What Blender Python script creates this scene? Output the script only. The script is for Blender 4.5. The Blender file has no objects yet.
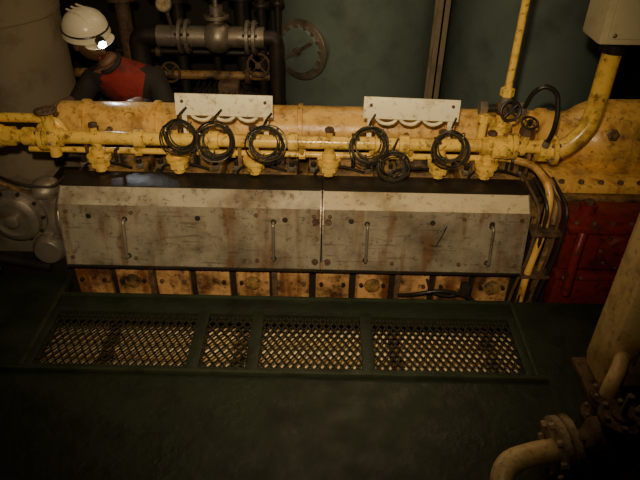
import bpy, bmesh, math, random
from mathutils import Vector, Matrix, noise
random.seed(7)
V=Vector
# ------------------------------------------------------------ materials
def mat(name, base, rough=0.5, metal=0.0, stain=None, samt=0.5, sscale=6.0, streak=None, stamt=0.4, bump=0.15, bscale=60, emit=None, estr=0, speck=None, spamt=0.0, dents=0.0, scratch=None):
    m=bpy.data.materials.new(name); m.use_nodes=True
    nt=m.node_tree; N=nt.nodes; L=nt.links
    b=N['Principled BSDF']
    b.inputs['Roughness'].default_value=rough
    b.inputs['Metallic'].default_value=metal
    tc=N.new('ShaderNodeTexCoord')
    rgb=N.new('ShaderNodeRGB'); rgb.outputs[0].default_value=(*base,1)
    col=rgb.outputs[0]
    def mix(c1,c2,fac):
        mx=N.new('ShaderNodeMixRGB'); L.new(fac,mx.inputs[0]); L.new(c1,mx.inputs[1]); mx.inputs[2].default_value=(*c2,1)
        return mx.outputs[0]
    if stain:
        n=N.new('ShaderNodeTexNoise'); n.inputs['Scale'].default_value=sscale; n.inputs['Detail'].default_value=8; n.inputs['Roughness'].default_value=0.65
        L.new(tc.outputs['Object'],n.inputs['Vector'])
        r=N.new('ShaderNodeValToRGB'); r.color_ramp.elements[0].position=0.62-0.25*samt; r.color_ramp.elements[1].position=0.78-0.2*samt
        r.color_ramp.elements[1].color=(min(1,samt+0.25),)*3+(1,)
        L.new(n.outputs['Fac'],r.inputs[0]); col=mix(col,stain,r.outputs[0])
    if streak:
        mp=N.new('ShaderNodeMapping'); mp.inputs['Scale'].default_value=(12,12,0.7); L.new(tc.outputs['Object'],mp.inputs[0])
        n=N.new('ShaderNodeTexNoise'); n.inputs['Scale'].default_value=1.6; n.inputs['Detail'].default_value=6
        L.new(mp.outputs[0],n.inputs['Vector'])
        r=N.new('ShaderNodeValToRGB'); r.color_ramp.elements[0].position=0.50; r.color_ramp.elements[1].position=0.68
        r.color_ramp.elements[1].color=(stamt,)*3+(1,)
        L.new(n.outputs['Fac'],r.inputs[0]); col=mix(col,streak,r.outputs[0])
    if scratch:
        mp=N.new('ShaderNodeMapping'); mp.inputs['Scale'].default_value=(1.2,14,14); mp.inputs['Rotation'].default_value=(0,.25,0); L.new(tc.outputs['Object'],mp.inputs[0])
        n=N.new('ShaderNodeTexNoise'); n.inputs['Scale'].default_value=6; n.inputs['Detail'].default_value=5
        L.new(mp.outputs[0],n.inputs['Vector'])
        r=N.new('ShaderNodeValToRGB'); r.color_ramp.elements[0].position=0.60; r.color_ramp.elements[1].position=0.66
        r.color_ramp.elements[1].color=(.5,.5,.5,1)
        L.new(n.outputs['Fac'],r.inputs[0]); col=mix(col,scratch,r.outputs[0])
    if speck:
        n=N.new('ShaderNodeTexNoise'); n.inputs['Scale'].default_value=38; n.inputs['Detail'].default_value=5; n.inputs['Roughness'].default_value=.7
        L.new(tc.outputs['Object'],n.inputs['Vector'])
        r=N.new('ShaderNodeValToRGB'); r.color_ramp.elements[0].position=0.55; r.color_ramp.elements[1].position=0.65
        r.color_ramp.elements[1].color=(spamt,)*3+(1,)
        L.new(n.outputs['Fac'],r.inputs[0]); col=mix(col,speck,r.outputs[0])
    L.new(col,b.inputs['Base Color'])
    n=N.new('ShaderNodeTexNoise'); n.inputs['Scale'].default_value=bscale; n.inputs['Detail'].default_value=4
    L.new(tc.outputs['Object'],n.inputs['Vector'])
    bp=N.new('ShaderNodeBump'); bp.inputs['Strength'].default_value=bump; bp.inputs['Distance'].default_value=0.01
    L.new(n.outputs['Fac'],bp.inputs['Height'])
    if dents>0:
        n3=N.new('ShaderNodeTexNoise'); n3.inputs['Scale'].default_value=5; n3.inputs['Detail'].default_value=1
        L.new(tc.outputs['Object'],n3.inputs['Vector'])
        b2=N.new('ShaderNodeBump'); b2.inputs['Strength'].default_value=dents; b2.inputs['Distance'].default_value=0.05
        L.new(n3.outputs['Fac'],b2.inputs['Height']); L.new(b2.outputs[0],bp.inputs['Normal'])
    L.new(bp.outputs[0],b.inputs['Normal'])
    mr=N.new('ShaderNodeMapRange'); mr.inputs[1].default_value=0.3; mr.inputs[2].default_value=0.7
    mr.inputs[3].default_value=max(0.05,rough-0.12); mr.inputs[4].default_value=min(1,rough+0.15)
    n2=N.new('ShaderNodeTexNoise'); n2.inputs['Scale'].default_value=9; L.new(tc.outputs['Object'],n2.inputs['Vector'])
    L.new(n2.outputs['Fac'],mr.inputs[0]); L.new(mr.outputs[0],b.inputs['Roughness'])
    if emit:
        b.inputs['Emission Color'].default_value=(*emit,1); b.inputs['Emission Strength'].default_value=estr
    return m
BR=(0.09,0.035,0.012); BK=(0.012,0.010,0.008)
M=dict(
 cream=mat('cream_engine_paint',(0.80,0.48,0.13),0.33,stain=(.15,.06,.018),samt=0.50,sscale=6,streak=(0.24,0.09,0.025),stamt=0.6,speck=BK,spamt=.6),
 panel=mat('oil_stained_crankcase_paint',(0.60,0.34,0.14),0.5,stain=(.05,.024,.011),samt=0.80,sscale=7,streak=(0.16,0.055,0.016),stamt=0.9,speck=BK,spamt=.8),
 creamd=mat('dirty_cream_paint',(0.34,0.20,0.07),0.5,stain=BK,samt=0.85,sscale=9,speck=BK,spamt=.8),
 ivory=mat('ivory_machine_paint',(0.72,0.52,0.24),0.4,stain=(.28,.14,.05),samt=0.45,sscale=5,streak=(0.30,0.14,0.05),stamt=0.4,speck=(.06,.03,.015),spamt=.45),
 yellow=mat('yellow_pipe_paint',(0.88,0.58,0.12),0.26,stain=(.17,.07,.018),samt=0.48,sscale=13,speck=(.03,.015,.008),spamt=.75),
 cover=mat('grey_cover_metal',(0.38,0.335,0.25),0.40,metal=0.35,stain=(0.14,0.105,0.07),samt=0.6,sscale=3.4,streak=(0.20,0.085,0.03),stamt=0.75,bump=0.10,speck=(.05,.035,.02),spamt=.5,dents=.25,scratch=(.10,.075,.05)),
 coverm=mat('pale_cover_metal',(0.50,0.44,0.33),0.4,metal=0.3,stain=(0.17,0.12,0.07),samt=0.55,sscale=4,bump=0.08,speck=(.05,.035,.02),spamt=.6,dents=.2),  # paler grey than the front panel, for the left chamfer
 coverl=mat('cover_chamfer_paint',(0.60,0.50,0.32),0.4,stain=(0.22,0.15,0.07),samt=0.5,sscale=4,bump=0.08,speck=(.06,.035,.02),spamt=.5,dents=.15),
 boxp=mat('junction_box_paint',(0.62,0.56,0.36),0.4,stain=(0.25,0.18,0.09),samt=0.3,sscale=6,bump=0.05),
 steel=mat('dull_steel',(0.32,0.28,0.23),0.38,metal=0.6,stain=BR,samt=0.45),
 dark=mat('black_grime_metal',(0.02,0.017,0.013),0.45,stain=(0.07,0.04,0.02),samt=0.3),
 rust=mat('rusty_metal',(0.12,0.07,0.04),0.65,stain=(0.03,0.015,0.01),samt=0.6,sscale=20,bump=0.5),
 flg=mat('rusty_cream_flange',(0.38,0.28,0.16),0.6,stain=(0.06,0.03,0.014),samt=0.6,sscale=22,bump=0.5),
 rubber=mat('black_rubber',(0.018,0.017,0.016),0.35),
 wire=mat('capillary_wire',(0.10,0.085,0.055),0.3,metal=.5),
 white=mat('white_plate_paint',(0.95,0.87,0.60),0.45,stain=(0.40,0.24,0.09),samt=0.33,sscale=12,speck=(.2,.08,.03),spamt=.5),
 red=mat('red_paint',(0.17,0.015,0.011),0.42,stain=(0.025,0.008,0.006),samt=0.65,sscale=9,speck=BK,spamt=.7),
 green=mat('dark_green_deck_paint',(0.016,0.025,0.012),0.5,stain=(0.007,0.009,0.005),samt=0.6,sscale=5,bump=0.3,bscale=35),
 greenl=mat('worn_green_paint',(0.028,0.040,0.020),0.5,stain=(0.010,0.012,0.006),samt=0.5,sscale=12),
 grate=mat('grimy_grating_metal',(0.020,0.022,0.012),0.5,stain=(0.05,0.035,0.015),samt=0.4,sscale=30),
 teal=mat('blue_grey_tank_paint',(0.17,0.225,0.205),0.30,stain=(0.09,0.11,0.095),samt=0.4,sscale=3,bump=0.03,bscale=12),
 greyc=mat('grey_lagging_paint',(0.28,0.23,0.155),0.5,stain=(0.12,0.09,0.05),samt=0.5,sscale=4),
 wall=mat('bulkhead_paint',(0.04,0.035,0.025),0.6,stain=BK,samt=0.5,sscale=2),
 floor=mat('bilge_floor_paint',(0.04,0.04,0.03),0.6,stain=BK,samt=0.5,sscale=3),
 tan=mat('oily_tan_foundation',(0.95,0.74,0.42),0.55,stain=(0.22,0.12,0.045),samt=0.4,sscale=12),
 skin=mat('skin',(0.17,0.085,0.05),0.5,bump=0.05),
 hair=mat('dark_hair',(0.012,0.009,0.007),0.6),
 cloth=mat('red_coverall_cloth',(0.26,0.022,0.016),0.85,stain=(0.04,0.008,0.006),samt=0.65,bump=0.6,bscale=20,dents=.6),
 clothd=mat('dark_sleeve_cloth',(0.022,0.018,0.016),0.85,bump=0.3,bscale=30),
 helmet=mat('white_helmet_plastic',(0.80,0.74,0.57),0.3,bump=0.01),
 lamp=mat('headlamp_lens',(1,1,1),0.2,emit=(0.85,0.95,1.0),estr=30),
 tube=mat('added_lamp_diffuser',(1,1,1),0.4,emit=(1,0.75,0.45),estr=2.0),  # glowing tube of the added overhead fixtures
 glass=mat('gauge_face',(0.8,0.75,0.6),0.2,bump=0.0),
)
# ------------------------------------------------------------ mesh builder
class B:
    def __init__(s): s.bm=bmesh.new(); s.mats=[]
    def mi(s,m):
        if m not in s.mats: s.mats.append(m)
        return s.mats.index(m)
    def faces(s,fs,m):
        i=s.mi(m)
        for f in fs: f.material_index=i; f.smooth=True
    def box(s,lo,hi,m,bev=0.0,rot=None,piv=None):
        lo=V(lo);hi=V(hi);c=(lo+hi)/2;d=hi-lo
        r=bmesh.ops.create_cube(s.bm,size=1)
        vs=r['verts']
        for v in vs: v.co=V((v.co.x*d.x,v.co.y*d.y,v.co.z*d.z))
        fs=list({f for v in vs for f in v.link_faces})
        if bev>0:
            es=list({e for v in vs for e in v.link_edges})
            rr=bmesh.ops.bevel(s.bm,geom=es,offset=bev,segments=2,affect='EDGES',profile=0.6)
            vs=list({v for f in rr['faces'] for v in f.verts}|{v for v in vs if v.is_valid})
            fs=list({f for v in vs for f in v.link_faces})
        if rot is not None:
            for v in vs: v.co=rot@v.co
        for v in vs: v.co+=c
        s.faces(fs,m); return s
    def rings(s,rings,m,cap0=True,cap1=True,closed=True):
        rv=[[s.bm.verts.new(p) for p in r] for r in rings]
        fs=[];n=len(rv[0])
        for a,b in zip(rv,rv[1:]):
            for i in range(n if closed else n-1):
                j=(i+1)%n
                fs.append(s.bm.faces.new((a[i],a[j],b[j],b[i])))
        if cap0: fs.append(s.bm.faces.new(rv[0][::-1]))
        if cap1: fs.append(s.bm.faces.new(rv[-1]))
        s.faces(fs,m)
    def lathe(s,org,axis,prof,m,seg=24,phase=0):
        a=V(axis).normalized(); u=a.orthogonal().normalized(); w=a.cross(u); org=V(org)
        R=[]
        for (t,r) in prof:
            R.append([org+a*t+(u*math.cos(phase+2*math.pi*i/seg)+w*math.sin(phase+2*math.pi*i/seg))*max(r,1e-4) for i in range(seg)])
        s.rings(R,m); return s
    def cyl(s,p0,p1,r,m,r1=None,seg=20):
        p0=V(p0);p1=V(p1);d=p1-p0
        return s.lathe(p0,d,[(0,r),(d.length,r if r1 is None else r1)],m,seg)
    def hexn(s,p,axis,r,h,m): return s.lathe(p,axis,[(0,r),(h*.8,r),(h,r*.8)],m,6)
    def tube(s,pts,r,m,seg=12,fil=0.0,fs=6,rf=None):
        P=[V(p) for p in pts]
        if fil>0:
            Q=[P[0]]
            for i in range(1,len(P)-1):
                a,b,c=P[i-1],P[i],P[i+1]
                k=min(fil,(a-b).length*.48,(c-b).length*.48)
                s0=b+(a-b).normalized()*k; s1=b+(c-b).normalized()*k
                for j in range(fs+1):
                    t=j/fs; Q.append(s0*(1-t)**2+b*2*t*(1-t)+s1*t*t)
            Q.append(P[-1]); P=Q
        T=[]
        for i in range(len(P)):
            a=P[max(0,i-1)];b=P[min(len(P)-1,i+1)]; T.append((b-a).normalized())
        u=T[0].orthogonal().normalized();R=[]
        for i,p in enumerate(P):
            u=(u-T[i]*u.dot(T[i])).normalized(); w=T[i].cross(u)
            rr=r if rf is None else rf(i/(len(P)-1))*r
            R.append([p+(u*math.cos(2*math.pi*k/seg)+w*math.sin(2*math.pi*k/seg))*rr for k in range(seg)])
        s.rings(R,m); return s
    def torus(s,c,n,R,r,m,seg=32,ms=8,wob=0):
        c=V(c);a=V(n).normalized();u=a.orthogonal().normalized();w=a.cross(u)
        ring=[]
        ph=random.random()*6
        for i in range(seg):
            t=2*math.pi*i/seg; d=u*math.cos(t)+w*math.sin(t); RR=R*(1+wob*math.sin(2*t+ph)); o=a*(wob*R*1.5*math.sin(3*t+ph))
            ring.append([c+o+d*(RR+r*math.cos(2*math.pi*k/ms))+a*r*math.sin(2*math.pi*k/ms) for k in range(ms)])
        ring.append(ring[0])
        s.rings(ring,m,False,False); return s
    def sph(s,c,r,m,seg=20,rot=None,f=None):
        rr=V(r) if hasattr(r,'__len__') else V((r,r,r))
        g=bmesh.ops.create_uvsphere(s.bm,u_segments=seg,v_segments=max(8,int(seg*.7)),radius=1)
        vs=g['verts']
        for v in vs:
            p=V((v.co.x*rr.x,v.co.y*rr.y,v.co.z*rr.z))
            if f: p=f(p)
            if rot is not None: p=rot@p
            v.co=p+V(c)
        s.faces({x for v in vs for x in v.link_faces},m); return s
    def flange(s,c,axis,r,t,m,n=8,bm=None,br=.009):
        a=V(axis).normalized();c=V(c)
        s.lathe(c-a*t/2,a,[(0,r*.97),(t*.1,r),(t*.9,r),(t,r*.97)],m,28)
        u=a.orthogonal().normalized();w=a.cross(u)
        for i in range(n):
            th=2*math.pi*(i+.5)/n; p=c+(u*math.cos(th)+w*math.sin(th))*r*.8
            s.hexn(p+a*t*.4,a,br,br*1.4,bm or m); s.hexn(p-a*t*.4,-a,br,br*1.4,bm or m)
        return s
    def wheel(s,c,n,R,m,r=.008,sp=4):
        s.torus(c,n,R,r,m,28,8); a=V(n).normalized();u=a.orthogonal().normalized();w=a.cross(u);c=V(c)
        for i in range(sp):
            t=2*math.pi*i/sp; s.cyl(c,c+(u*math.cos(t)+w*math.sin(t))*R,r*.7,m,seg=8)
        s.cyl(c-a*r*2,c+a*r*2,r*2.2,m,seg=12); return s
    def extr(s,prof,x0,x1,m,bev=0):
        s.rings([[V((x0,y,z)) for y,z in prof],[V((x1,y,z)) for y,z in prof]],m); return s
    def done(s,name,parent=None,sharp=38):
        bmesh.ops.recalc_face_normals(s.bm,faces=s.bm.faces[:])
        for e in s.bm.edges:
            if len(e.link_faces)==2 and e.calc_face_angle(0)>math.radians(sharp): e.smooth=False
        me=bpy.data.meshes.new(name); s.bm.to_mesh(me); s.bm.free()
        for k in s.mats: me.materials.append(M[k])
        o=bpy.data.objects.new(name,me); bpy.context.collection.objects.link(o)
        if parent: o.parent=parent
        return o
X1=V((1,0,0));Y1=V((0,1,0));Z1=V((0,0,1))
# ------------------------------------------------------------ room shell
FZ=-0.8
def slab(n,lo,hi,m):
    b=B(); b.box(lo,hi,m); return b.done(n)
slab('floor',(-3.2,-1.6,FZ-.1),(3.4,6.0,FZ),'floor')
slab('ceiling',(-3.2,-1.6,2.7),(3.4,6.0,2.8),'wall')
slab('wall_back',(-3.2,5.9,FZ),(3.4,6.0,2.7),'wall')
slab('wall_front',(-3.2,-1.6,FZ),(3.4,-1.5,2.7),'wall')
slab('wall_left',(-3.3,-1.6,FZ),(-3.2,6.0,2.7),'wall')
slab('wall_right',(3.4,-1.6,FZ),(3.5,6.0,2.7),'wall')
# ------------------------------------------------------------ walkway deck
b=B()
t=.03
b.box((-2.2,-.7,-t),(1.9,1.55,0),'green')
b.box((-2.2,1.55,-t),(-1.11,2.10,0),'green')
b.box((-1.11,1.885,-t),(.82,1.98,0),'green',.003)
b.box((.82,1.55,-t),(1.9,1.99,0),'green')
b.box((-1.25,1.535,0),(.86,1.550,.020),'greenl',.003)
b.box((-1.11,1.970,-.09),(.82,1.982,.012),'greenl',.002)
b.box((-1.125,1.56,0),(-1.105,2.1,.012),'greenl',.002)
b.box((.82,1.56,0),(.835,1.98,.010),'greenl',.002)
for x in (-.475,-.25,.195,.81,-1.10):
    b.box((x-.024,1.548,-.028),(x+.024,1.89,.006),'green',.003)
b.box((-1.1,1.552,-.05),(.82,1.575,.004),'green')
b.box((-1.1,1.870,-.05),(.82,1.890,.004),'green')
for x in (-2.1,-1.2,.95,1.8):
    for y in (-.6,1.45):
        b.box((x-.03,y-.03,FZ),(x+.03,y+.03,-t),'green')
for x in (-2.1,-1.2,.95,1.8): b.box((x-.02,-.6,-.1),(x+.02,1.9,-t),'green')
b.done('walkway_platform')
# expanded metal grating
b=B()
def strand(b,p,q,w,h,m):
    p=V(p);q=V(q);d=(q-p).normalized();n=Z1.cross(d)*w/2
    up=V((0,0,h/2))
    b.rings([[p-n-up,p+n-up,p+n+up,p-n+up],[q-n-up,q+n-up,q+n+up,q-n+up]],m)
dx=.030;dy=.0243
for xa,xb in ((-1.078,-.498),(-.452,-.273),(-.227,.172),(.218,.788)):
    nx=int((xb-xa)/dx); ddx=(xb-xa)/nx
    for j in range(6):
        yc=1.577+dy+j*2*dy
        for sgn in (1,-1):
            for i in range(nx):
                y0=yc+sgn*(dy if i%2 else -dy)*.93; y1=yc-sgn*(dy if i%2 else -dy)*.93
                strand(b,(xa+i*ddx,y0,-.008),(xa+(i+1)*ddx,y1,-.008),.0060,.006,'grate')
b.done('expanded_metal_grating')
# foundation under grating with pipes
b=B()
b.box((-1.3,1.50,-.32),(1.0,2.05,-.26),'tan',.01)
for x in (-1.1,-.7,-.3,.1,.5,.9): b.box((x-.02,1.6,FZ),(x+.02,2.0,-.32),'tan')
for k,y in enumerate((1.60,1.70,1.80,1.90)):
    b.cyl((-1.25,y,-.16),(.98,y,-.16),.036+.006*(k%2),'tan',seg=14)
    for x in (-.9,-.35,.3,.7): b.cyl((x,y,-.16),(x+.05,y,-.16),.05,'creamd',seg=14)
for x in (-1.0,-.1,.85): b.box((x-.02,1.52,-.26),(x+.02,1.92,-.2),'creamd')
b.done('bilge_pipework')
# ------------------------------------------------------------ engine block
b=B()
b.box((-1.45,2.14,FZ),(1.75,2.95,.10),'dark',.01)
b.box((-1.12,2.30,.10),(1.0,2.85,.36),'creamd',.01)
for i in range(11):
    x=-1.02+i*.18
    b.box((x-.076,2.112,-.45),(x+.076,2.142,.085),'panel',.008)
    for z in (.055,-.02,-.12):
        for s_ in (-.05,.05):
            if random.random()<.75: b.hexn((x+s_,2.112,z),-Y1,.010,.014,'dark' if (i+int(z*100))%3 else 'rust')
    if i%3==1: b.lathe((x,2.112,-.02),-Y1,[(0,.035),(.012,.035),(.016,.025)],'creamd',20)
for x in (-.75,-.2,.35): b.box((x-.012,2.09,-.45),(x+.012,2.14,.09),'rust',.003)
for i in range(6):
    x=-.92+i*.335
    b.box((x-.145,2.315,.34),(x+.145,2.50,.43),'creamd',.012)
    b.box((x-.09,2.36,.43),(x+.09,2.47,.465),'creamd',.012)
    for sx in (-.12,.12):
        for y in (2.34,2.47):
            b.cyl((x+sx,y,.43),(x+sx,y,.475),.012,'dark',seg=10); b.hexn((x+sx,y,.437),Z1,.02,.018,'steel')
    b.tube([(x+.05,2.33,.46),(x+.05,2.33,.53),(x+.05,2.27,.55),(x+.05,2.27,.50)],.007,'dark',8,.03)
    b.tube([(x-.04,2.36,.46),(x-.04,2.36,.52),(x-.04,2.5,.54)],.013,'creamd',10,.03)
    b.tube([(x-.12,2.31,.41),(x-.10,2.30,.47),(x+.02,2.305,.475),(x+.10,2.30,.45)],.006,'rubber',8,.03)
b.box((-1.12,2.295,.36),(1.0,2.315,.425),'dark')
b.done('diesel_engine_block')
# ------------------------------------------------------------ cover
b=B()
for x0,x1 in ((-1.085,.003),(.009,.865)):
    b.extr([(2.060,.112),(2.053,.122),(2.103,.382),(2.162,.432),(2.282,.432),(2.282,.112)],x0,x1,'cover')
    def skin(p,q,m,th=.006):
        b.extr([p,q,(q[0]+.01,q[1]-th),(p[0]+.01,p[1]-th)],x0,x1,m)
    skin((2.045,.113),(2.0965,.380),'cover')
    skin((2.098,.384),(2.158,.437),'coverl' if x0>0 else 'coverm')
    b.box((x0,2.158,.430),(x1,2.286,.441),'dark',.002)
    b.box((x0,2.040,.100),(x1,2.075,.114),'dark',.002)
    d=V((0,2.0965-2.045,.267)).normalized(); n=V((0,-d.z,d.y))
    def on(x,z): return V((x,2.045+(z-.113)*(2.0965-2.045)/.267,z))
    hx=(-.815,-.195) if x0<0 else (.195,.715)
    for x in hx:
        p0=on(x,.16);p1=on(x,.325)
        b.tube([p0,p0+n*.028,p1+n*.028,p1],.0065,'steel',10,.012)
        for p in (p0,p1): b.lathe(p,n,[(0,.012),(.006,.010)],'dark',12)
    for x in (x0+.03,x0+.30,x1-.27,x1-.03):
        for z in (.15,.355):
            b.hexn(on(x,z),n,.009,.009,'rust')
    for x in (x0+.12,(x0+x1)/2+.03,x1-.15): b.lathe(on(x,.335),n,[(0,.012),(.004,.010)],'dark',12)
    for x in (x0,x1-.004):
        b.extr([(2.040,.105),(2.092,.386),(2.156,.443),(2.164,.436),(2.106,.382),(2.056,.115)],x,x+.004,'steel')
b.lathe(on(-.02,.33),n,[(0,.017),(.012,.015)],'rust',6);b.lathe(on(-.02,.15),n,[(0,.015),(.012,.013)],'rust',6)
b.lathe(on(.033,.33),n,[(0,.015),(.012,.013)],'rust',6);b.lathe(on(.033,.15),n,[(0,.015),(.012,.013)],'rust',6)
def mk(pts,r=.0028): b.tube([on(x,z)+n*.0005 for x,z in pts],r,'dark',6)
mk([(.490,.232),(.510,.275),(.528,.325)]); mk([(.465,.237),(.49,.232),(.515,.236)]); mk([(.500,.300),(.528,.325)])
b.done('engine_side_cover')
# ------------------------------------------------------------ exhaust manifold + end housing
b=B()
EZ=.50
prof=[(0,.02),(.01,.08),(.03,.105)]
x=.03
while x<2.2:
    prof+=[(x,.108),(x+.34,.108)]
    x+=.34
prof+=[(x+.01,.108)]
b.lathe((-1.25,2.63,EZ),X1,prof,'cream',32)
for i in range(7): 
    b.lathe((-1.12+.335*i,2.63,EZ),X1,[(0,.108),(.002,.118),(.022,.118),(.024,.108)],'cream',32)
for i in range(6): b.cyl((-.92+.335*i,2.63,EZ),(-.92+.335*i,2.50,.38),.05,'creamd',seg=16)
b.lathe((.98,2.60,.49),X1,[(0,.11),(.02,.14),(.05,.14),(.06,.115),(.14,.12),(.22,.165),(.27,.185),(.60,.19),(.72,.15),(.78,.05),(.785,.01)],'cream',36)
b.box((1.0,2.255,.395),(1.75,2.62,.43),'cream',.006)
b.box((1.0,2.235,.36),(1.75,2.30,.388),'creamd',.006)
for i in range(9): b.hexn((1.04+i*.085,2.285,.43),Z1,.013,.014,'rust')
b.box((1.45,2.20,.10),(1.75,2.5,.36),'creamd',.01)
b.lathe((1.28,2.45,.58),V((0,-.75,.66)),[(0,.03),(.012,.03),(.02,.02)],'creamd',6)
b.done('exhaust_manifold')
# ------------------------------------------------------------ yellow main pipe
b=B()
YP=2.28;ZP=.60
b.cyl((-1.75,YP,ZP),(.92,YP,ZP),.027,'yellow',seg=20)
for x in (-1.5,-1.22,-1.1,-.76,-.45,-.12,.24,.34,.68,.82):
    b.lathe((x-.022,YP,ZP),X1,[(0,.03),(.003,.038),(.041,.038),(.044,.03)],'yellow',20)
for x in (-1.16,.77):
    b.flange((x,YP,ZP),X1,.055,.02,'yellow',6,'steel',.008)
    b.flange((x+.024,YP,ZP),X1,.055,.02,'yellow',6,'steel',.008)
for x in (-.945,-.61,-.285,.03,.50,.70):
    b.lathe((x,YP,.585),-Z1,[(0,.020),(.035,.020),(.038,.030),(.05,.030),(.052,.022),(.062,.022),(.064,.050),(.082,.050),(.084,.036)],'yellow',20)
    b.lathe((x,YP,.50),-Z1,[(0,.040),(.028,.040),(.034,.025),(.05,.025)],'yellow',8)
    b.cyl((x,YP,.62),(x,YP,.655),.014,'yellow',seg=12); b.hexn((x,YP,.65),Z1,.020,.016,'rust')
b.cyl((-1.25,2.315,.525),(.80,2.315,.525),.013,'yellow',seg=14)
for x in (-.80,-.40,-.10,.20,.36,.6):
    b.lathe((x,2.315,.525),X1,[(0,.014),(.003,.021),(.03,.021),(.033,.014)],'yellow',8)
    b.tube([(x+.015,2.315,.525),(x+.015,2.30,.54),(x+.015,2.28,.58)],.011,'yellow',8)
b.sph((-1.35,YP,ZP),.05,'yellow'); b.cyl((-1.35,YP,ZP),(-1.35,YP-.03,.70),.02,'yellow'); b.cyl((-1.42,YP,ZP),(-1.28,YP,ZP),.042,'yellow',seg=8)
b.tube([(-1.35,YP-.02,.69),(-1.37,YP-.03,.76),(-1.40,YP-.04,.80)],.010,'rust',8)
b.tube([(-1.33,YP-.02,.69),(-1.34,YP-.03,.75),(-1.345,YP-.04,.80)],.009,'creamd',8)
b.tube([(-1.75,2.33,.66),(-1.3,2.33,.66),(-1.18,2.33,.66),(-1.1,2.33,.64),(-1.08,2.34,.55)],.02,'yellow',12,.06)
b.cyl((-1.12,YP-.01,.52),(-1.12,YP-.01,.70),.024,'yellow',seg=12); b.wheel((-1.12,YP-.01,.72),Z1,.04,'rust',.006)
b.box((-1.145,YP-.04,.57),(-1.095,YP+.04,.63),'yellow',.008)
for x in (-1.0,-.35,.28,.88):
    b.box((x-.008,2.30,.42),(x+.008,2.33,.58),'creamd')
b.done('yellow_fuel_manifold')
# ------------------------------------------------------------ elbow pipe to box, standpipe, valves
b=B()
b.tube([(.90,2.28,.58),(1.00,2.28,.585),(1.09,2.29,.68),(1.105,2.31,.80),(1.11,2.32,1.01)],.037,'yellow',20,.12,8)
b.lathe((1.11,2.32,.985),Z1,[(0,.04),(.004,.050),(.035,.050),(.04,.04)],'rubber',20)
b.lathe((.90,2.28,.585),X1,[(0,.048),(.04,.048)],'yellow',8)
b.flange((.965,2.28,.588),V((1,0,.12)),.062,.018,'yellow',6,'steel',.008)
b.done('yellow_elbow_pipe')
b=B()
b.cyl((.742,2.33,.80),(.742,2.33,2.7),.0150,'yellow',seg=14)
b.lathe((.742,2.33,.80),Z1,[(0,.028),(.03,.028),(.034,.02)],'yellow',6)
b.cyl((.742,2.33,.72),(.742,2.33,.80),.022,'steel',seg=14)
b.sph((.742,2.33,.745),.036,'rust',16)
b.cyl((.65,2.33,.745),(.83,2.33,.745),.018,'dark',seg=12)
b.lathe((.64,2.33,.745),X1,[(0,.030),(.03,.030)],'steel',6); b.lathe((.80,2.33,.745),X1,[(0,.030),(.03,.030)],'steel',6)
b.cyl((.742,2.33,.745),(.742,2.25,.77),.010,'steel',seg=8)
b.wheel((.742,2.24,.772),V((0,-1,.3)),.038,'dark',.006)
b.cyl((.742,2.33,.60),(.742,2.33,.73),.026,'yellow',seg=14)
b.lathe((.742,2.33,.655),Z1,[(0,.045),(.02,.045)],'yellow',16)
b.cyl((.66,2.30,.60),(.66,2.30,.73),.018,'yellow',seg=12); b.lathe((.66,2.30,.70),Z1,[(0,.028),(.025,.028)],'yellow',6)
b.box((.70,2.24,.56),(.80,2.33,.64),'yellow',.012)
b.hexn((.75,2.24,.60),-Y1,.026,.02,'yellow')
b.cyl((.835,2.27,.60),(.835,2.27,.70),.018,'yellow',seg=12)
b.lathe((.835,2.27,.66),Z1,[(0,.03),(.025,.03),(.03,.02)],'rust',6)
b.wheel((.835,2.26,.715),V((0,-.4,1)),.032,'dark',.005)
b.done('standpipe_valve')
b=B()
b.tube([(.81,2.31,.73),(.83,2.29,.83),(.87,2.28,.865),(.92,2.27,.84),(.935,2.25,.76),(.93,2.24,.68),(.915,2.25,.62)],.010,'rubber',12,.05)
for p,q in (((.81,2.31,.73),(.812,2.308,.76)),((.92,2.247,.64),(.915,2.25,.615))): b.cyl(p,q,.016,'steel',seg=8)
b.done('black_rubber_hose')
b=B()
b.tube([(.80,2.315,.525),(.90,2.26,.525),(.955,2.16,.46),(.945,2.11,.30),(.905,2.07,.10),(.895,2.06,-.55)],.016,'cream',14,.07)
b.tube([(.92,2.29,.50),(1.0,2.19,.44),(.985,2.12,.28),(.96,2.09,.0),(.95,2.09,-.55)],.014,'creamd',12,.06)
for i,(xx,r,m_) in enumerate(((.925,.008,'dark'),(.975,.007,'rust'),(1.0,.009,'dark'),(.883,.007,'rust'))):
    b.tube([(xx-.02,2.25,.47),(xx+.01,2.10-.01*i,.42),(xx+.004,2.085-.01*i,.2),(xx-.03,2.06,-.02),(xx-.035,2.06,-.5)],r,m_,8,.06)
for z in (.3,.08): b.box((.875,2.05,z),(1.0,2.13,z+.016),'rust',.003)
b.done('drain_pipe_bundle')
b=B()
b.tube([(.36,2.09,-.06),(.42,2.06,-.03),(.52,2.05,.005),(.60,2.06,-.01),(.70,2.06,-.05),(.72,2.06,-.3)],.009,'rubber',10,.04)
b.tube([(.48,2.10,.03),(.5,2.06,-.02),(.60,2.055,-.035),(.66,2.07,.04)],.006,'rubber',8,.03)
b.box((.63,2.05,-.03),(.67,2.09,.03),'dark',.004)
b.done('loose_cable')
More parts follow.
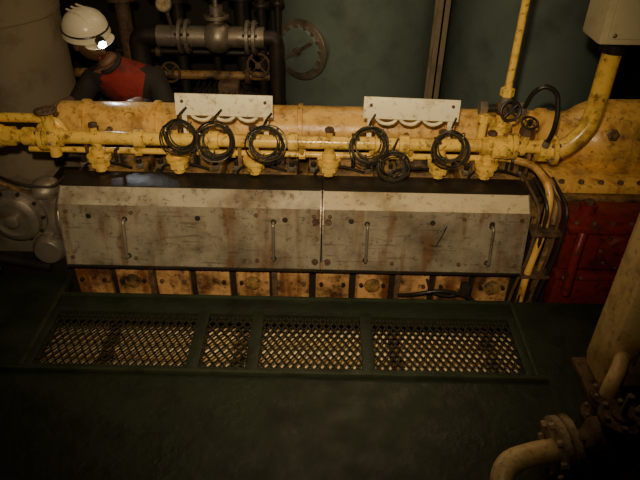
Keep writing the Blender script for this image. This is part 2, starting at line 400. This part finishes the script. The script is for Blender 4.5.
# ------------------------------------------------------------ plates with brackets
def plate(name,x0,x1,zt,tilt=0):
    b=B()
    y=2.30
    R=Matrix.Rotation(math.radians(tilt),3,'Y')@Matrix.Rotation(math.radians(-9),3,'X')
    b.box((x0,y-.004,zt-.088),(x1,y+.004,zt),'white',.002,rot=R)
    for x in (x0+.03,x1-.03):
        b.hexn((x,y-.010,zt-.025),-Y1,.007,.006,'rust')
        b.box((x-.01,y+.004,.61),(x+.01,y+.012,zt-.06),'white',.001)
    for c in (x0+.10,x0+.195,x0+.29):
        pts=[V((c+.042*math.cos(a),y+.012,zt-.085-.030*math.sin(a))) for a in [math.pi*i/10 for i in range(11)]]
        b.tube(pts,.0065,'white',8)
    return b.done(name)
plate('white_label_plate',-.598,-.203,.79,.5)
plate('white_label_plate.001',.165,.555,.79,1.2)
def coil(name,x,y,z,R,n,tail):
    b=B()
    for i in range(n):
        nn=V((random.uniform(-.12,.12),-1,random.uniform(.0,.35)))
        b.torus((x+random.uniform(-.007,.007),y-.004*i,z+random.uniform(-.007,.007)),nn,R*(.74+.32*i/(n-1)),.0028,'rubber' if i%2 else 'wire',40,6,wob=.03)
    b.tube([(x-.01,y-.01,z+R*.9),(x+.0,y,z+R+.02),(x+tail,y+.05,z+R+.03)],.004,'rubber',8,.02)
    for a in (.9,2.6,4.5): 
        p=V((x+R*.90*math.cos(a),y-.012,z+R*.90*math.sin(a))); b.torus(p,V((-math.sin(a),0,math.cos(a))),.017,.0030,'wire',12,6)
    return b.done(name)
for k,(x,z,R) in enumerate(((-.565,.655,.068),(-.425,.640,.076),(-.225,.632,.073),(.190,.636,.073),(.290,.550,.062),(.515,.630,.070))):
    coil('coiled_capillary_tube'+('' if k==0 else '.%03d'%k),x,2.205 if k!=4 else 2.19,z,R,8,.02)
# ------------------------------------------------------------ junction box
b=B()
b.box((1.02,2.26,1.03),(1.50,2.44,1.32),'boxp',.012)
b.box((1.045,2.245,1.055),(1.475,2.262,1.295),'boxp',.008)
for x in (1.065,1.46):
    for z in (1.07,1.28): b.hexn((x,2.245,z),-Y1,.009,.006,'steel')
for x in (1.22,1.34): b.lathe((x,2.245,1.18),-Y1,[(0,.03),(.012,.03),(.015,.02)],'dark',16)
b.cyl((1.40,2.40,1.31),(1.40,2.40,2.7),.02,'steel')
b.done('junction_box')
# ------------------------------------------------------------ red pump housing
b=B()
b.box((1.03,2.06,-.10),(1.44,2.137,.12),'red',.015)
b.box((1.03,2.08,.11),(1.44,2.232,.375),'red',.015)
b.box((1.015,2.035,.33),(1.455,2.10,.36),'red',.006)
b.box((1.015,2.035,.09),(1.455,2.09,.12),'red',.006)
for i in range(6): 
    b.hexn((1.05+i*.075,2.065,.36),Z1,.011,.012,'rust'); b.hexn((1.05+i*.075,2.035,.105),-Y1,.009,.010,'rust')
b.lathe((1.27,2.085,.23),-Y1,[(0,.095),(.02,.095),(.024,.08),(.04,.07),(.045,.03)],'red',28)
for i in range(8):
    a=i*math.pi/4; b.hexn((1.27+.085*math.cos(a),2.065,.23+.085*math.sin(a)),-Y1,.008,.010,'rust')
b.tube([(1.07,2.03,.34),(1.05,1.995,.26),(1.06,1.995,.05)],.020,'red',10,.04)
b.cyl((1.12,2.15,.37),(1.12,2.15,.41),.035,'red'); b.hexn((1.12,2.15,.41),Z1,.02,.018,'rust')
b.box((1.05,2.05,-.06),(1.08,2.065,.10),'red',.003)
b.box((1.10,2.07,FZ),(1.36,2.137,-.10),'dark',.01)
b.done('red_pump_housing')
# ------------------------------------------------------------ left gear housing
b=B()
b.box((-1.75,2.15,-.02),(-1.13,2.295,.40),'steel',.03)
b.lathe((-1.29,2.15,.30),-Y1,[(0,.125),(.02,.125),(.024,.11),(.05,.105),(.06,.09),(.062,.075),(.05,.07),(.05,.03),(.075,.03),(.08,.02)],'steel',32)
for i in range(10):
    a=i*math.pi/5; b.hexn((-1.29+.115*math.cos(a),2.13,.30+.115*math.sin(a)),-Y1,.009,.012,'dark')
b.lathe((-1.19,2.15,.13),-Y1,[(0,.07),(.03,.07),(.05,.055),(.052,.02)],'steel',24)
b.sph((-1.17,2.20,.40),(.06,.07,.045),'steel')
b.lathe((-1.14,2.22,.26),X1,[(0,.12),(.02,.12),(.025,.10),(.05,.09)],'steel',24)
for k,z in enumerate((.44,.47)): b.tube([(-1.7,2.2,z),(-1.4,2.18,z+.02),(-1.25,2.14,z-.02),(-1.12,2.16,z-.05),(-1.1,2.25,z-.04)],.007,'dark' if k else 'creamd',8,.05)
b.cyl((-1.6,2.14,.1),(-1.2,2.12,.04),.022,'dark',seg=12)
b.done('gear_housing')
# ------------------------------------------------------------ tanks & columns
def tank(name,x,y,r,z1=2.2,man=False):
    b=B()
    pr=[(0,r-.02),(.0,r)]
    for z in (.45,1.9): pr+=[(z,r),(z+.004,r+.006),(z+.02,r+.006),(z+.024,r)]
    pr+=[(z1-FZ,r),(z1-FZ+.12,r*.75),(z1-FZ+.17,.02)]
    b.lathe((x,y,FZ),Z1,pr,'teal',64)
    return b
b=tank('a',.22,4.75,.64)
d=V((-.52,-.85,0)).normalized(); c=V((.22,4.75,.40))+d*.60
b.cyl(c,c+d*.10,.17,'teal',seg=32); b.flange(c+d*.12,d,.205,.035,'steel',16,'steel',.014)
b.lathe(c+d*.135,d,[(0,.160),(.02,.15),(.03,.02)],'teal',24)
b.cyl(c+d*.15,c+d*.19,.03,'steel'); 
for a in (0.6,3.7): 
    u_=V((-d.y,d.x,0)); b.cyl(c+d*.17,c+d*.17+(u_*math.cos(a)+Z1*math.sin(a))*.14,.012,'steel',seg=8)
b.done('storage_tank')
b=tank('b',1.62,4.75,.66)
b.box((2.0,4.12,-.2),(2.03,4.2,1.9),'teal')
b.done('storage_tank.001')
b=B()
b.box((.745,4.12,FZ),(.825,4.132,2.7),'greyc'); b.box((.745,4.24,FZ),(.825,4.252,2.7),'greyc'); b.box((.779,4.12,FZ),(.791,4.25,2.7),'greyc')
b.done('structural_beam')
b=B()
b.lathe((-1.80,3.25,FZ),Z1,[(0,.36),(.02,.38),(3.4,.38),(3.42,.36)],'greyc',48)
for z in (-.2,.85,1.9): b.lathe((-1.80,3.25,z),Z1,[(0,.38),(.0,.386),(.03,.386),(.03,.38)],'greyc',48)
b.done('lagged_exhaust_column')
# background pipework
b=B()
y=3.65
b.cyl((-1.0,y,.62),(-.36,y,.62),.062,'steel',seg=24)
for x in (-.86,-.82,-.46,-.42): b.flange((x,y,.62),X1,.10,.022,'steel',8,'dark',.01)
b.sph((-.64,y,.62),.095,'steel'); b.cyl((-.64,y,.62),(-.64,y,.80),.04,'steel'); b.flange((-.64,y,.74),Z1,.075,.02,'steel',6,'dark',.009)
b.cyl((-.64,y,.80),(-.64,y,.92),.012,'steel'); b.wheel((-.64,y,.92),Z1,.10,'dark',.010,5)
b.tube([(-1.0,y,.62),(-1.12,y,.62),(-1.12,y,.3),(-1.12,y,FZ)],.06,'dark',16,.08)
b.tube([(-.36,y,.62),(-.29,y,.62),(-.29,y,.3),(-.29,y,FZ)],.045,'dark',16,.08)
b.done('valved_steam_pipe')
b=B()
for k,(x,yy,r,m_) in enumerate(((-.40,3.9,.03,'dark'),(-.30,3.95,.022,'dark'),(-.95,4.0,.04,'dark'),(-.55,4.1,.05,'dark'),(-1.3,4.0,.05,'rust'),(-.75,4.2,.03,'dark'))):
    b.cyl((x,yy,FZ),(x,yy,2.7),r,m_,seg=14)
    for z in (.1,.75): b.flange((x,yy,z),Z1,r*1.9,.025,m_,6,'dark',.008)
for z,r in ((.12,.04),(.30,.03),(.86,.05),(.42,.02)):
    b.cyl((-1.9,3.88+.1*(z>.3),z),(-.33,3.88+.1*(z>.3),z),r,'dark' if z!=.3 else 'creamd',seg=14)
    for x in (-1.1,-.5): b.flange((x,3.88+.1*(z>.3),z),X1,r*1.8,.03,'rust',6,'dark',.008)
b.cyl((-.9,4.0,1.0),(2.3,4.0,1.05),.03,'dark'); 
b.wheel((-.42,3.80,.40),V((0,-1,.2)),.07,'rust',.009); b.wheel((-.98,3.75,.36),V((0,-1,.2)),.06,'rust',.008)
b.done('background_pipework')
b=B()
b.lathe((-.90,3.50,.84),V((0,-1,.3)),[(0,.045),(.03,.045),(.034,.04)],'steel',24)
b.lathe((-.90,3.465,.85),V((0,-1,.3)),[(0,.033),(.002,.033)],'flg',24)
b.cyl((-.90,3.52,.82),(-.90,3.60,.68),.010,'steel',seg=8)
b.done('pressure_gauge')
b=B()
b.box((-.80,3.40,FZ),(-.35,3.6,.10),'dark',.02)
b.lathe((-.80,3.48,.24),X1,[(0,.05),(.02,.12),(.30,.12),(.33,.10),(.45,.09),(.46,.03)],'dark',24)
for i in range(8): b.box((-.77+i*.035,3.36,.13),(-.76+i*.035,3.59,.37),'dark')
b.box((-.62,3.40,.34),(-.50,3.5,.42),'rust',.01)
b.done('auxiliary_pump')
# ------------------------------------------------------------ right hand cream cabinet
b=B()
x0,x1,y0,y1=.995,1.75,1.46,1.62
b.box((x0,y0,.05),(x1,y1,1.55),'ivory',.045)
b.box((x0+.09,y0-.012,.14),(x1-.03,y0+.01,1.45),'coverl',.008)
b.box((x0-.02,y0-.03,.0),(x1+.02,y1+.02,.03),'rust',.004); b.box((x0+.03,y0+.02,.03),(x1-.03,y1-.02,.09),'dark')
for x in (x0+.01,x0+.2,x0+.4): b.hexn((x,y0-.012,.03),Z1,.013,.014,'steel')
for z in (.2,.5): b.cyl((x0+.08,y0-.014,z),(x0+.08,y0-.014,z+.07),.008,'steel',seg=10)
b.done('cream_cabinet')
b=B()
b.cyl((.985,1.38,.0),(.985,1.38,.08),.03,'rust'); b.flange((.985,1.38,.09),Z1,.055,.018,'rust',6,'steel',.008)
b.flange((.985,1.38,.112),Z1,.055,.018,'rust',6,'steel',.008)
b.tube([(.985,1.38,.12),(.985,1.38,.17),(1.01,1.41,.21),(1.04,1.46,.22)],.026,'ivory',12,.04)
b.flange((.985,1.38,.012),Z1,.06,.02,'rust',6,'steel',.008)
b.done('drain_connection')
# ------------------------------------------------------------ foreground flanged elbow
b=B()
c=V((.745,1.150,.125)); ax=V((1,.10,.10)).normalized()
b.tube([c,c-ax*.06,c-ax*.18+V((0,-.02,0)),V((.555,1.00,.03)),V((.555,.98,-.03))],.036,'ivory',20,.10,8)
b.flange(c,ax,.104,.024,'flg',8,'flg',.012)
b.flange(c+ax*.030,ax,.104,.024,'flg',8,'rust',.012)
b.lathe(c+ax*.04,ax,[(0,.05),(.05,.055),(.08,.085),(.16,.085),(.2,.055),(.26,.05)],'rust',24)
b.cyl(c+ax*.16,c+ax*.16+V((0,0,.14)),.03,'rust'); b.flange(c+ax*.16+V((0,0,.12)),Z1,.065,.02,'rust',6,'steel',.01)
b.cyl(c+ax*.16+V((0,0,.12)),c+ax*.16+V((0,0,.22)),.010,'steel'); 
b.flange(c+ax*.30,ax,.10,.03,'flg',8,'steel',.012)
b.tube([c+ax*.28,c+ax*.5,V((1.35,1.24,.15)),V((1.35,1.24,-.02))],.045,'ivory',18,.09)
b.lathe((.555,.99,-.005),Z1,[(0,.07),(.012,.07)],'rust',24)
b.box((.87,1.11,0),(.93,1.23,.07),'rust',.005)
b.done('flanged_elbow_pipe')
# ------------------------------------------------------------ worker
def skinmesh(name,verts,edges,rad,roots,sub=2):
    me=bpy.data.meshes.new(name); me.from_pydata([V(v) for v in verts],edges,[])
    o=bpy.data.objects.new(name,me); bpy.context.collection.objects.link(o)
    m=o.modifiers.new('skin','SKIN'); m.use_smooth_shade=True
    if not me.skin_vertices: me.skin_vertices.new()
    for i,r in enumerate(rad):
        sv=me.skin_vertices[0].data[i]; sv.radius=(r,r) if not hasattr(r,'__len__') else r; sv.use_root=(i in roots)
    s=o.modifiers.new('sub','SUBSURF'); s.levels=sub; s.render_levels=sub
    bpy.context.view_layer.update()
    dg=bpy.context.evaluated_depsgraph_get()
    nm=bpy.data.meshes.new_from_object(o.evaluated_get(dg)); bpy.data.objects.remove(o)
    no=bpy.data.objects.new(name,nm); bpy.context.collection.objects.link(no)
    for p in nm.polygons: p.use_smooth=True
    return no
W=bpy.data.objects.new('worker',None); bpy.context.collection.objects.link(W)
J=dict(pel=(-.98,3.33,.13),wa=(-1.0,3.29,.27),ch=(-1.05,3.20,.45),uc=(-1.08,3.15,.55),nk=(-1.125,3.11,.635),nk2=(-1.15,3.09,.68),
 sr=(-1.245,3.13,.535),er=(-1.36,2.98,.36),wr=(-1.25,2.80,.54),
 sl=(-.905,3.15,.535),el=(-.80,3.01,.32),wl=(-.90,2.80,.545),
 hr=(-1.08,3.33,.07),kr=(-1.11,3.19,-.32),ar=(-1.11,3.33,-.70),tr=(-1.12,3.19,-.765),
 hl=(-.88,3.34,.07),kl=(-.85,3.22,-.32),al=(-.84,3.36,-.70),tl=(-.82,3.22,-.765))
K=list(J); idx={k:i for i,k in enumerate(K)}
E=[('pel','wa'),('wa','ch'),('ch','uc'),('uc','nk'),('nk','nk2'),('uc','sr'),('sr','er'),('er','wr'),('uc','sl'),('sl','el'),('el','wl'),('pel','hr'),('hr','kr'),('kr','ar'),('ar','tr'),('pel','hl'),('hl','kl'),('kl','al'),('al','tl')]
Rr=dict(pel=(.15,.11),wa=(.145,.105),ch=(.165,.115),uc=(.14,.10),nk=.062,nk2=.052,sr=.068,er=.053,wr=.038,sl=.068,el=.053,wl=.038,hr=.095,kr=.07,ar=.05,tr=.042,hl=.095,kl=.07,al=.05,tl=.042)
body=skinmesh('body',[J[k] for k in K],[(idx[a],idx[c]) for a,c in E],[Rr[k] for k in K],[0])
body.parent=W
for k in ('cloth','clothd','skin','rubber'): body.data.materials.append(M[k])
def seg(k): 
    return {('uc','sr'):0,('sr','er'):1,('er','wr'):1,('sl','el'):1,('el','wl'):1,('nk','nk2'):2,('ar','tr'):3,('al','tl'):3}.get(k,0)
for p in body.data.polygons:
    c=p.center; best=None
    for e in E:
        a=V(J[e[0]]);d=V(J[e[1]])-a; t_=max(0,min(1,(c-a).dot(d)/d.length_squared)); q=(c-a-d*t_).length
        if best is None or q<best[0]: best=(q,e)
    p.material_index=seg(best[1])
    if c.z>.40 and (c.x<-1.17 or c.x>-.95) and p.material_index==0: p.material_index=1
    if c.z<-.69: p.material_index=3
def hand(name,w,direction,palmdown,side):
    d=V(direction).normalized(); dn=(V(palmdown)-d*V(palmdown).dot(d)).normalized(); s_=d.cross(dn)*side
    w=V(w)
    def L(x,y,z): return w+s_*x+d*y-dn*z
    vs=[];es=[];rs=[];roots=[]
    def chain(pts,rad):
        i0=len(vs); roots.append(i0)
        for k,(p,r) in enumerate(zip(pts,rad)):
            vs.append(L(*p)); rs.append(r)
            if k: es.append((i0+k-1,i0+k))
    chain([(0,-.03,0),(0,.015,0),(0,.05,0),(0,.082,0)],[(.027,.027),(.034,.020),(.040,.018),(.038,.015)])
    for x,l in ((-.031,.066),(-.010,.075),(.011,.070),(.031,.055)):
        chain([(x*.8,.06,0),(x,.092,.002),(x*1.05,.092+l*.42,-.004),(x*1.08,.092+l*.72,-.020),(x*1.08,.092+l*.88,-.038)],[.009,.0095,.0088,.008,.0068])
    chain([(-.020,.020,-.004),(-.048,.045,-.012),(-.060,.075,-.020),(-.058,.098,-.030)],[.014,.012,.0105,.008])
    o=skinmesh(name,vs,es,rs,roots); o.data.materials.append(M['skin']); o.parent=W; return o
hand('hand_right',(-1.245,2.79,.55),(.12,-1,.25),(0,-.2,-1),1)
hand('hand_left',(-.905,2.79,.555),(-.15,-1,.25),(0,-.2,-1),-1)
fd=V((.84,-.48,-.36)).normalized(); up=(V((-.35,0,1))-fd*V((-.35,0,1)).dot(fd)).normalized(); rt=fd.cross(up)
HR=Matrix((rt,fd,up)).transposed()
hc=V((-1.20,3.075,.765))
def H(x,y,z): return hc+HR@V((x,y,z))
def face(p):
    x,y,z=p
    if z<0: x*=1+z*2.6; y*=1+z*(.6 if y>0 else 2.2)
    if y>0:
        y+=.022*math.exp(-(x/.013)**2-((z+.018)/.020)**2)+.010*math.exp(-(x/.010)**2-((z-.005)/.02)**2)
        for s_ in (-1,1): y-=.012*math.exp(-((x-s_*.031)/.016)**2-((z-.012)/.013)**2)
        y+=.006*math.exp(-((z-.035)/.012)**2)+.008*math.exp(-(x/.02)**2-((z+.098)/.016)**2)
        y-=.004*math.exp(-(x/.022)**2-((z+.060)/.005)**2)
    return V((x,y,z))
b=B()
b.sph(hc,(.076,.096,.118),'skin',56,rot=HR,f=face)
for s_ in (-1,1):
    b.sph(H(s_*.077,-.005,-.005),(.010,.020,.032),'skin',14,rot=HR)
    b.sph(H(s_*.030,.078,.012),.0115,'glass',14); b.sph(H(s_*.030,.0865,.012),.0055,'hair',10)
    b.sph(H(s_*.031,.091,.032),(.018,.005,.004),'hair',12,rot=HR)
b.sph(H(0,.086,-.052),(.022,.007,.004),'red',12,rot=HR); b.sph(H(0,.085,-.062),(.019,.007,.005),'red',12,rot=HR)
b.sph(H(0,-.018,.028),(.081,.090,.098),'hair',32,rot=HR)
o=b.done('head',W)
b=B()
ho=H(0,-.008,.035); tilt=HR@V((0,-.18,1)).normalized()
b.lathe(ho,tilt,[(0,.116),(.003,.119),(.02,.115),(.06,.107),(.09,.089),(.112,.056),(.122,.02),(.123,.001)],'helmet',40)
b.sph(ho+HR@V((0,.090,.004)),(.085,.052,.007),'helmet',24,rot=HR)
for x in (-.03,0,.03): b.tube([ho+HR@V((x,.098,.055)),ho+HR@V((x,.068,.10)),ho+HR@V((x,-.0,.126)),ho+HR@V((x,-.09,.10))],.005,'helmet',8,.05)
b.torus(ho+tilt*.035,tilt,.113,.005,'rubber',36,6)
b.done('safety_helmet',W)
b=B()
lp=ho+HR@V((.02,.112,.035)); ld=HR@V((.35,1,-.05)).normalized()
b.cyl(lp,lp+ld*.035,.024,'rubber',seg=20); b.lathe(lp+ld*.035,ld,[(0,.021),(.008,.017),(.011,.002)],'lamp',20)
b.done('headlamp',W)
b=B()
b.torus(V(J['nk'])+V((0,0,-.005)),V(J['nk2'])-V(J['nk']),.060,.014,'clothd',28,8)
b.box((-1.075,3.075,.36),(-.975,3.09,.45),'cloth',.004)
b.done('collar_and_pocket',W)
# ------------------------------------------------------------ lamps
def light(kind,name,loc,tgt,e,col,size=.1,**kw):
    l=bpy.data.lights.new(name,kind); l.energy=e; l.color=col
    if kind=='AREA': l.size=size; 
    else: l.shadow_soft_size=size
    for k,v in kw.items(): setattr(l,k,v)
    o=bpy.data.objects.new(name,l); bpy.context.collection.objects.link(o); o.location=loc
    o.rotation_euler=(V(tgt)-V(loc)).to_track_quat('-Z','Y').to_euler(); return o
light('SPOT','camera_flash',(-.05,.05,1.85),(-.08,2.35,.50),215,(1,.78,.47),.025,spot_size=math.radians(72),spot_blend=1.0)
light('SPOT','head_torch_beam',lp+ld*.06,lp+ld*.06+ld,4,(.85,.93,1),.02,spot_size=math.radians(60),spot_blend=.8)
for k,(x,y,e) in enumerate(((-.3,2.3,4),(.4,3.5,9))):  # overhead fixtures added out of view for weak warm fill
    n='added_ceiling_lamp'+('' if k==0 else '.%03d'%k)
    b=B(); b.box((x-.6,y-.08,2.64),(x+.6,y+.08,2.7),'steel',.01); b.cyl((x-.55,y,2.62),(x+.55,y,2.62),.02,'tube'); b.done(n)
    light('AREA','added_lamp_light'+str(k),(x,y,2.55),(x,y,0),e,(1,.74,.44),.9)
w=bpy.data.worlds.new('world'); bpy.context.scene.world=w; w.use_nodes=True
w.node_tree.nodes['Background'].inputs[0].default_value=(.03,.022,.013,1); w.node_tree.nodes['Background'].inputs[1].default_value=.3
# ------------------------------------------------------------ camera
cd=bpy.data.cameras.new('camera'); cd.sensor_width=36; cd.lens=33.75; cd.clip_start=.02
co=bpy.data.objects.new('camera',cd); bpy.context.collection.objects.link(co)
co.matrix_world=Matrix.Translation((0,0,1.7))@Matrix.Rotation(math.radians(55),4,'X')@Matrix.Rotation(math.radians(1.2),4,'Z')
bpy.context.scene.camera=co
